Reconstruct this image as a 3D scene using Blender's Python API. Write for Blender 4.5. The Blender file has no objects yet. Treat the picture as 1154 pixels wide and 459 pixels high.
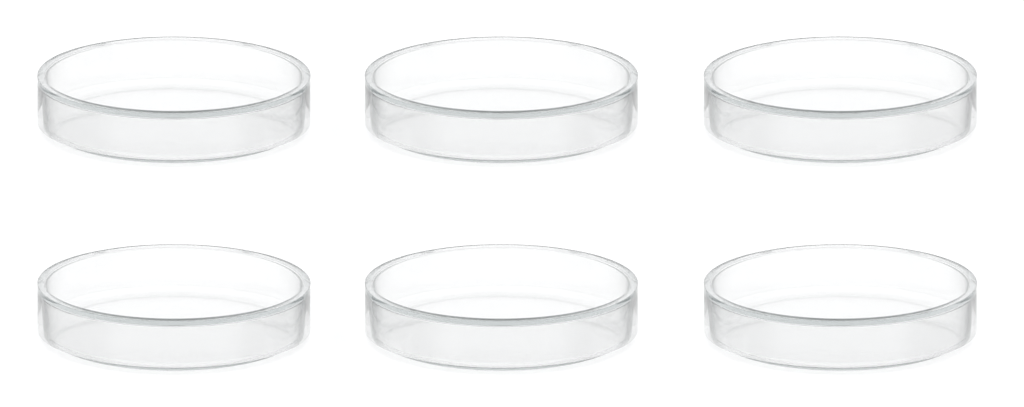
import bpy, math

# ---------------------------------------------------------------- measures
U = 0.05 / 154.0                 # metres per photograph pixel (dish 100 mm wide)
ELEV = math.radians(16.4)        # camera looks down by this angle
S, CZ = math.sin(ELEV), math.cos(ELEV)

scn = bpy.context.scene
COL = scn.collection

# ---------------------------------------------------------------- materials
def new_mat(name):
    m = bpy.data.materials.new(name); m.use_nodes = True
    m.node_tree.nodes.clear(); return m, m.node_tree

def glass(name, ior, dens, tint, grey, rough=0.0):
    m, nt = new_mat(name); n = nt.nodes; L = nt.links
    out = n.new('ShaderNodeOutputMaterial')
    g = n.new('ShaderNodeBsdfGlass'); g.inputs['IOR'].default_value = ior
    g.inputs['Roughness'].default_value = rough
    g.inputs['Color'].default_value = (*grey, 1)
    # faint moulding waviness of real pressed glass
    tc = n.new('ShaderNodeTexCoord'); nz = n.new('ShaderNodeTexNoise')
    nz.inputs['Scale'].default_value = 55; nz.inputs['Detail'].default_value = 1.5
    bp = n.new('ShaderNodeBump'); bp.inputs['Strength'].default_value = 0.025
    bp.inputs['Distance'].default_value = 0.0006
    L.new(tc.outputs['Object'], nz.inputs['Vector']); L.new(nz.outputs['Fac'], bp.inputs['Height'])
    L.new(bp.outputs['Normal'], g.inputs['Normal'])
    v = n.new('ShaderNodeVolumeAbsorption'); v.inputs['Color'].default_value = (*tint, 1)
    v.inputs['Density'].default_value = dens
    L.new(g.outputs[0], out.inputs['Surface']); L.new(v.outputs[0], out.inputs['Volume'])
    return m

M_GLASS = glass('clear_glass', 1.5, 22.0, (0.82, 0.84, 0.84), (0.972, 0.973, 0.973))
M_BASE = glass('milky_clear_glass', 1.5, 22.0, (0.82, 0.84, 0.84), (0.987, 0.987, 0.987), 0.075)

def white_surface():
    m, nt = new_mat('white_matte_surface'); n = nt.nodes; L = nt.links
    out = n.new('ShaderNodeOutputMaterial'); b = n.new('ShaderNodeBsdfPrincipled')
    b.inputs['Roughness'].default_value = 0.9
    b.inputs['Specular IOR Level'].default_value = 0.0
    nz = n.new('ShaderNodeTexNoise'); nz.inputs['Scale'].default_value = 400
    r = n.new('ShaderNodeValToRGB')
    r.color_ramp.elements[0].color = (0.885, 0.885, 0.885, 1)
    r.color_ramp.elements[1].color = (0.905, 0.905, 0.905, 1)
    tc = n.new('ShaderNodeTexCoord')
    L.new(tc.outputs['Object'], nz.inputs['Vector']); L.new(nz.outputs['Fac'], r.inputs['Fac'])
    L.new(r.outputs['Color'], b.inputs['Base Color']); L.new(b.outputs[0], out.inputs['Surface'])
    return m

# ---------------------------------------------------------------- lathe
def arc(cx, cz, r, a0, a1, n):
    return [(cx + r*math.cos(math.radians(a0 + (a1-a0)*i/n)),
             cz + r*math.sin(math.radians(a0 + (a1-a0)*i/n))) for i in range(n+1)]

def lathe(name, prof, seg, mat, parent=None):
    """prof: (r, z) in photograph pixels, first and last point on the axis; outside is on the
    left hand when the profile is walked downwards from the top centre."""
    P = []
    for i, p in enumerate(prof):                   # support points hold the flats flat
        if P and math.hypot(p[0]-P[-1][0], p[1]-P[-1][1]) > 6.0:
            q = P[-1]; d = math.hypot(p[0]-q[0], p[1]-q[1]); k = 0.25/d
            if q[0] > 0: P.append((q[0]+(p[0]-q[0])*k, q[1]+(p[1]-q[1])*k))
            if p[0] > 0: P.append((p[0]-(p[0]-q[0])*k, p[1]-(p[1]-q[1])*k))
        P.append(p)
    verts, faces, rings = [], [], []
    for r, z in P:
        if r < 1e-6:
            rings.append([len(verts)]); verts.append((0, 0, z*U))
        else:
            rings.append(list(range(len(verts), len(verts)+seg)))
            for k in range(seg):
                a = 2*math.pi*k/seg
                verts.append((r*U*math.cos(a), r*U*math.sin(a), z*U))
    for A, B in zip(rings, rings[1:]):
        for k in range(seg):
            j = (k+1) % seg
            if len(A) == 1:   faces.append((A[0], B[k], B[j]))
            elif len(B) == 1: faces.append((A[k], B[0], A[j]))
            else:             faces.append((A[k], B[k], B[j], A[j]))
    me = bpy.data.meshes.new(name); me.from_pydata(verts, [], faces); me.validate(); me.update()
    for p in me.polygons: p.use_smooth = True
    me.materials.append(mat)
    o = bpy.data.objects.new(name, me); COL.objects.link(o); o.parent = parent
    return o

H = 65.0          # height of the closed dish
ZL = 9.2          # lower edge of the lid above the table
RO, TW, TB, TP, RC, RH = 154.0, 7.5, 1.0, 8.4, 0.6, 7.0      # lid: radius, skirt, plate, corner
RB, RBL, WB, WBL, FB, RCB = 145.6, 143.2, 2.4, 4.6, 5.0, 10.0     # base: radius, wall, floor, corner

def lid_profile():
    p = [(0, H)]
    # the outer few millimetres of the top fall away gently, then a tight corner
    EW, n = RH-RC, 16
    drop = lambda u: EW*(math.tan(math.radians(6))*u + math.tan(math.radians(5))*u*u/2)
    p += [(RO-RH + EW*i/n, H - drop(i/n)) for i in range(n)]
    p += arc(RO-RC, H-drop(1)-RC, RC, 79, 0, 8)
    p += arc(RO-0.45, ZL+0.45, 0.45, 0, -90, 6)
    p += arc(RO-TB+0.45, ZL+0.45, 0.45, -90, -180, 6)
    p += arc(RO-TW-1.5, H-TP-1.5, 1.5, 0, 90, 10)
    p += [(0, H-TP)]
    return p

def base_profile():
    top = H-TP-1.0
    p = [(0, FB)]
    p += arc(RBL-WBL-8, FB+8, 8, -90, 0, 8)
    p += arc(RB-WB+1.25, top-1.25, 1.25, 180, 90, 6)
    p += arc(RB-1.25, top-1.25, 1.25, 90, 0, 6)
    p += arc(RBL-RCB, RCB+0.12, RCB, 0, -90, 10)
    p += [(0, 0.12)]
    return p

# ---------------------------------------------------------------- dishes
GROUP = 'identical closed glass dishes in two rows'
def make_dish():
    root = bpy.data.objects.new('petri_dish', None); COL.objects.link(root)
    root.empty_display_size = 0.02
    root['category'] = 'petri dish'; root['group'] = GROUP
    lathe('dish_base', base_profile(), 1024, M_BASE, root)
    lathe('lid', lid_profile(), 1024, M_GLASS, root)
    return root

def copy_dish(src):
    r = src.copy(); COL.objects.link(r)
    for ch in list(src.children):
        c = ch.copy(); COL.objects.link(c); c.parent = r
    return r

GX = [196.0-577.0, 565.0-577.0, 947.0-577.0]
GY0 = 83.7 + H*CZ
ROWS = [(229.5-GY0)/S, (229.5-(GY0+234.0))/S]
LABELS = [
    ['clear glass petri dish with lid, left end of the back row on the white surface',
     'clear glass petri dish with lid, middle one of the back row on the white surface',
     'clear glass petri dish with lid, right end of the back row on the white surface'],
    ['clear glass petri dish with lid, left end of the front row on the white surface',
     'clear glass petri dish with lid, middle one of the front row on the white surface',
     'clear glass petri dish with lid, right end of the front row on the white surface']]
proto = make_dish()
first = True
for ri, ry in enumerate(ROWS):
    for ci, gx in enumerate(GX):
        d = proto if first else copy_dish(proto); first = False
        d.location = (gx*U, ry*U, 0.0)
        d['label'] = LABELS[ri][ci]

# ---------------------------------------------------------------- table surface
me = bpy.data.meshes.new('ground')
me.from_pydata([(-.5,-.6,0),(.5,-.6,0),(.5,.42,0),(-.5,.42,0)], [], [(0,1,2,3)])
g = bpy.data.objects.new('ground', me); COL.objects.link(g)
me.materials.append(white_surface())
g['kind'] = 'structure'; g['label'] = 'plain seamless white studio surface under the dishes'

# ---------------------------------------------------------------- studio light (world)
w = bpy.data.worlds.new('World'); scn.world = w; w.use_nodes = True
nt = w.node_tree; nt.nodes.clear(); n = nt.nodes; L = nt.links
def math_node(op, a=None, b=None, c=None, clamp=False):
    m = n.new('ShaderNodeMath'); m.operation = op; m.use_clamp = clamp
    for i, v in enumerate((a, b, c)):
        if v is None: continue
        if isinstance(v, (int, float)): m.inputs[i].default_value = v
        else: L.new(v, m.inputs[i])
    return m.outputs[0]
tc = n.new('ShaderNodeTexCoord'); sep = n.new('ShaderNodeSeparateXYZ')
L.new(tc.outputs['Generated'], sep.inputs[0])
ramp = n.new('ShaderNodeValToRGB')
cr = ramp.color_ramp
stops = [(0.0, 0.02), (0.15, 0.04), (0.20, 0.8), (0.28, 1.15), (0.5, 1.35), (1.0, 1.4)]  # near-black band low down, added to darken the glass rims
cr.elements[0].position, cr.elements[1].position = stops[0][0], stops[-1][0]
for p, v in stops[1:-1]: cr.elements.new(p)
for e, (p, v) in zip(cr.elements, stops): e.color = (v, v, v*1.005, 1)
L.new(sep.outputs['Z'], ramp.inputs['Fac'])
# world darkened low at left and right, added to give the glass dark edges
ax = math_node('ABSOLUTE', sep.outputs['X'])
side = n.new('ShaderNodeMapRange'); side.interpolation_type = 'SMOOTHSTEP'
side.inputs['From Min'].default_value = 0.88; side.inputs['From Max'].default_value = 0.95
L.new(ax, side.inputs['Value'])
low = n.new('ShaderNodeMapRange'); low.interpolation_type = 'SMOOTHSTEP'
low.inputs['From Min'].default_value = 0.45; low.inputs['From Max'].default_value = 0.25
L.new(sep.outputs['Z'], low.inputs['Value'])
dark = math_node('MULTIPLY', side.outputs[0], low.outputs[0])
keep = math_node('MULTIPLY_ADD', dark, -0.6, 1.0)
# added brightness on the camera's side of the world, meant to lighten the glass
front = n.new('ShaderNodeMapRange'); front.interpolation_type = 'SMOOTHSTEP'
front.inputs['From Min'].default_value = -0.35; front.inputs['From Max'].default_value = -0.75
L.new(sep.outputs['Y'], front.inputs['Value'])
mixl = n.new('ShaderNodeMix'); mixl.data_type = 'RGBA'
L.new(front.outputs[0], mixl.inputs[0]); L.new(ramp.outputs['Color'], mixl.inputs[6])
mixl.inputs[7].default_value = (1.15, 1.15, 1.155, 1)
bg = n.new('ShaderNodeBackground'); out = n.new('ShaderNodeOutputWorld')
L.new(mixl.outputs[2], bg.inputs['Color']); L.new(keep, bg.inputs['Strength'])
L.new(bg.outputs[0], out.inputs['Surface'])

# ---------------------------------------------------------------- camera
cam = bpy.data.cameras.new('camera'); cam.type = 'ORTHO'
cam.ortho_scale = 1154.0*U
cam.clip_start = 0.01; cam.clip_end = 50
co = bpy.data.objects.new('camera', cam); COL.objects.link(co)
D = 2.0
co.location = (0, -D*CZ, D*S)
co.rotation_euler = (math.pi/2 - ELEV, 0, 0)
scn.camera = co

# ---------------------------------------------------------------- render
scn.render.engine = 'CYCLES'
cy = scn.cycles
cy.max_bounces = 120; cy.transmission_bounces = 120; cy.glossy_bounces = 120
cy.diffuse_bounces = 4; cy.transparent_max_bounces = 24; cy.volume_bounces = 0
cy.caustics_reflective = True; cy.caustics_refractive = True
cy.sample_clamp_indirect = 4.0; cy.blur_glossy = 0.0
cy.use_denoising = True; cy.denoising_prefilter = 'ACCURATE'
scn.render.film_transparent = False
vs = scn.view_settings
scn.display_settings.display_device = 'sRGB'
vs.view_transform = 'Standard'; vs.look = 'None'; vs.exposure = 0.03; vs.gamma = 1
vs.use_curve_mapping = False
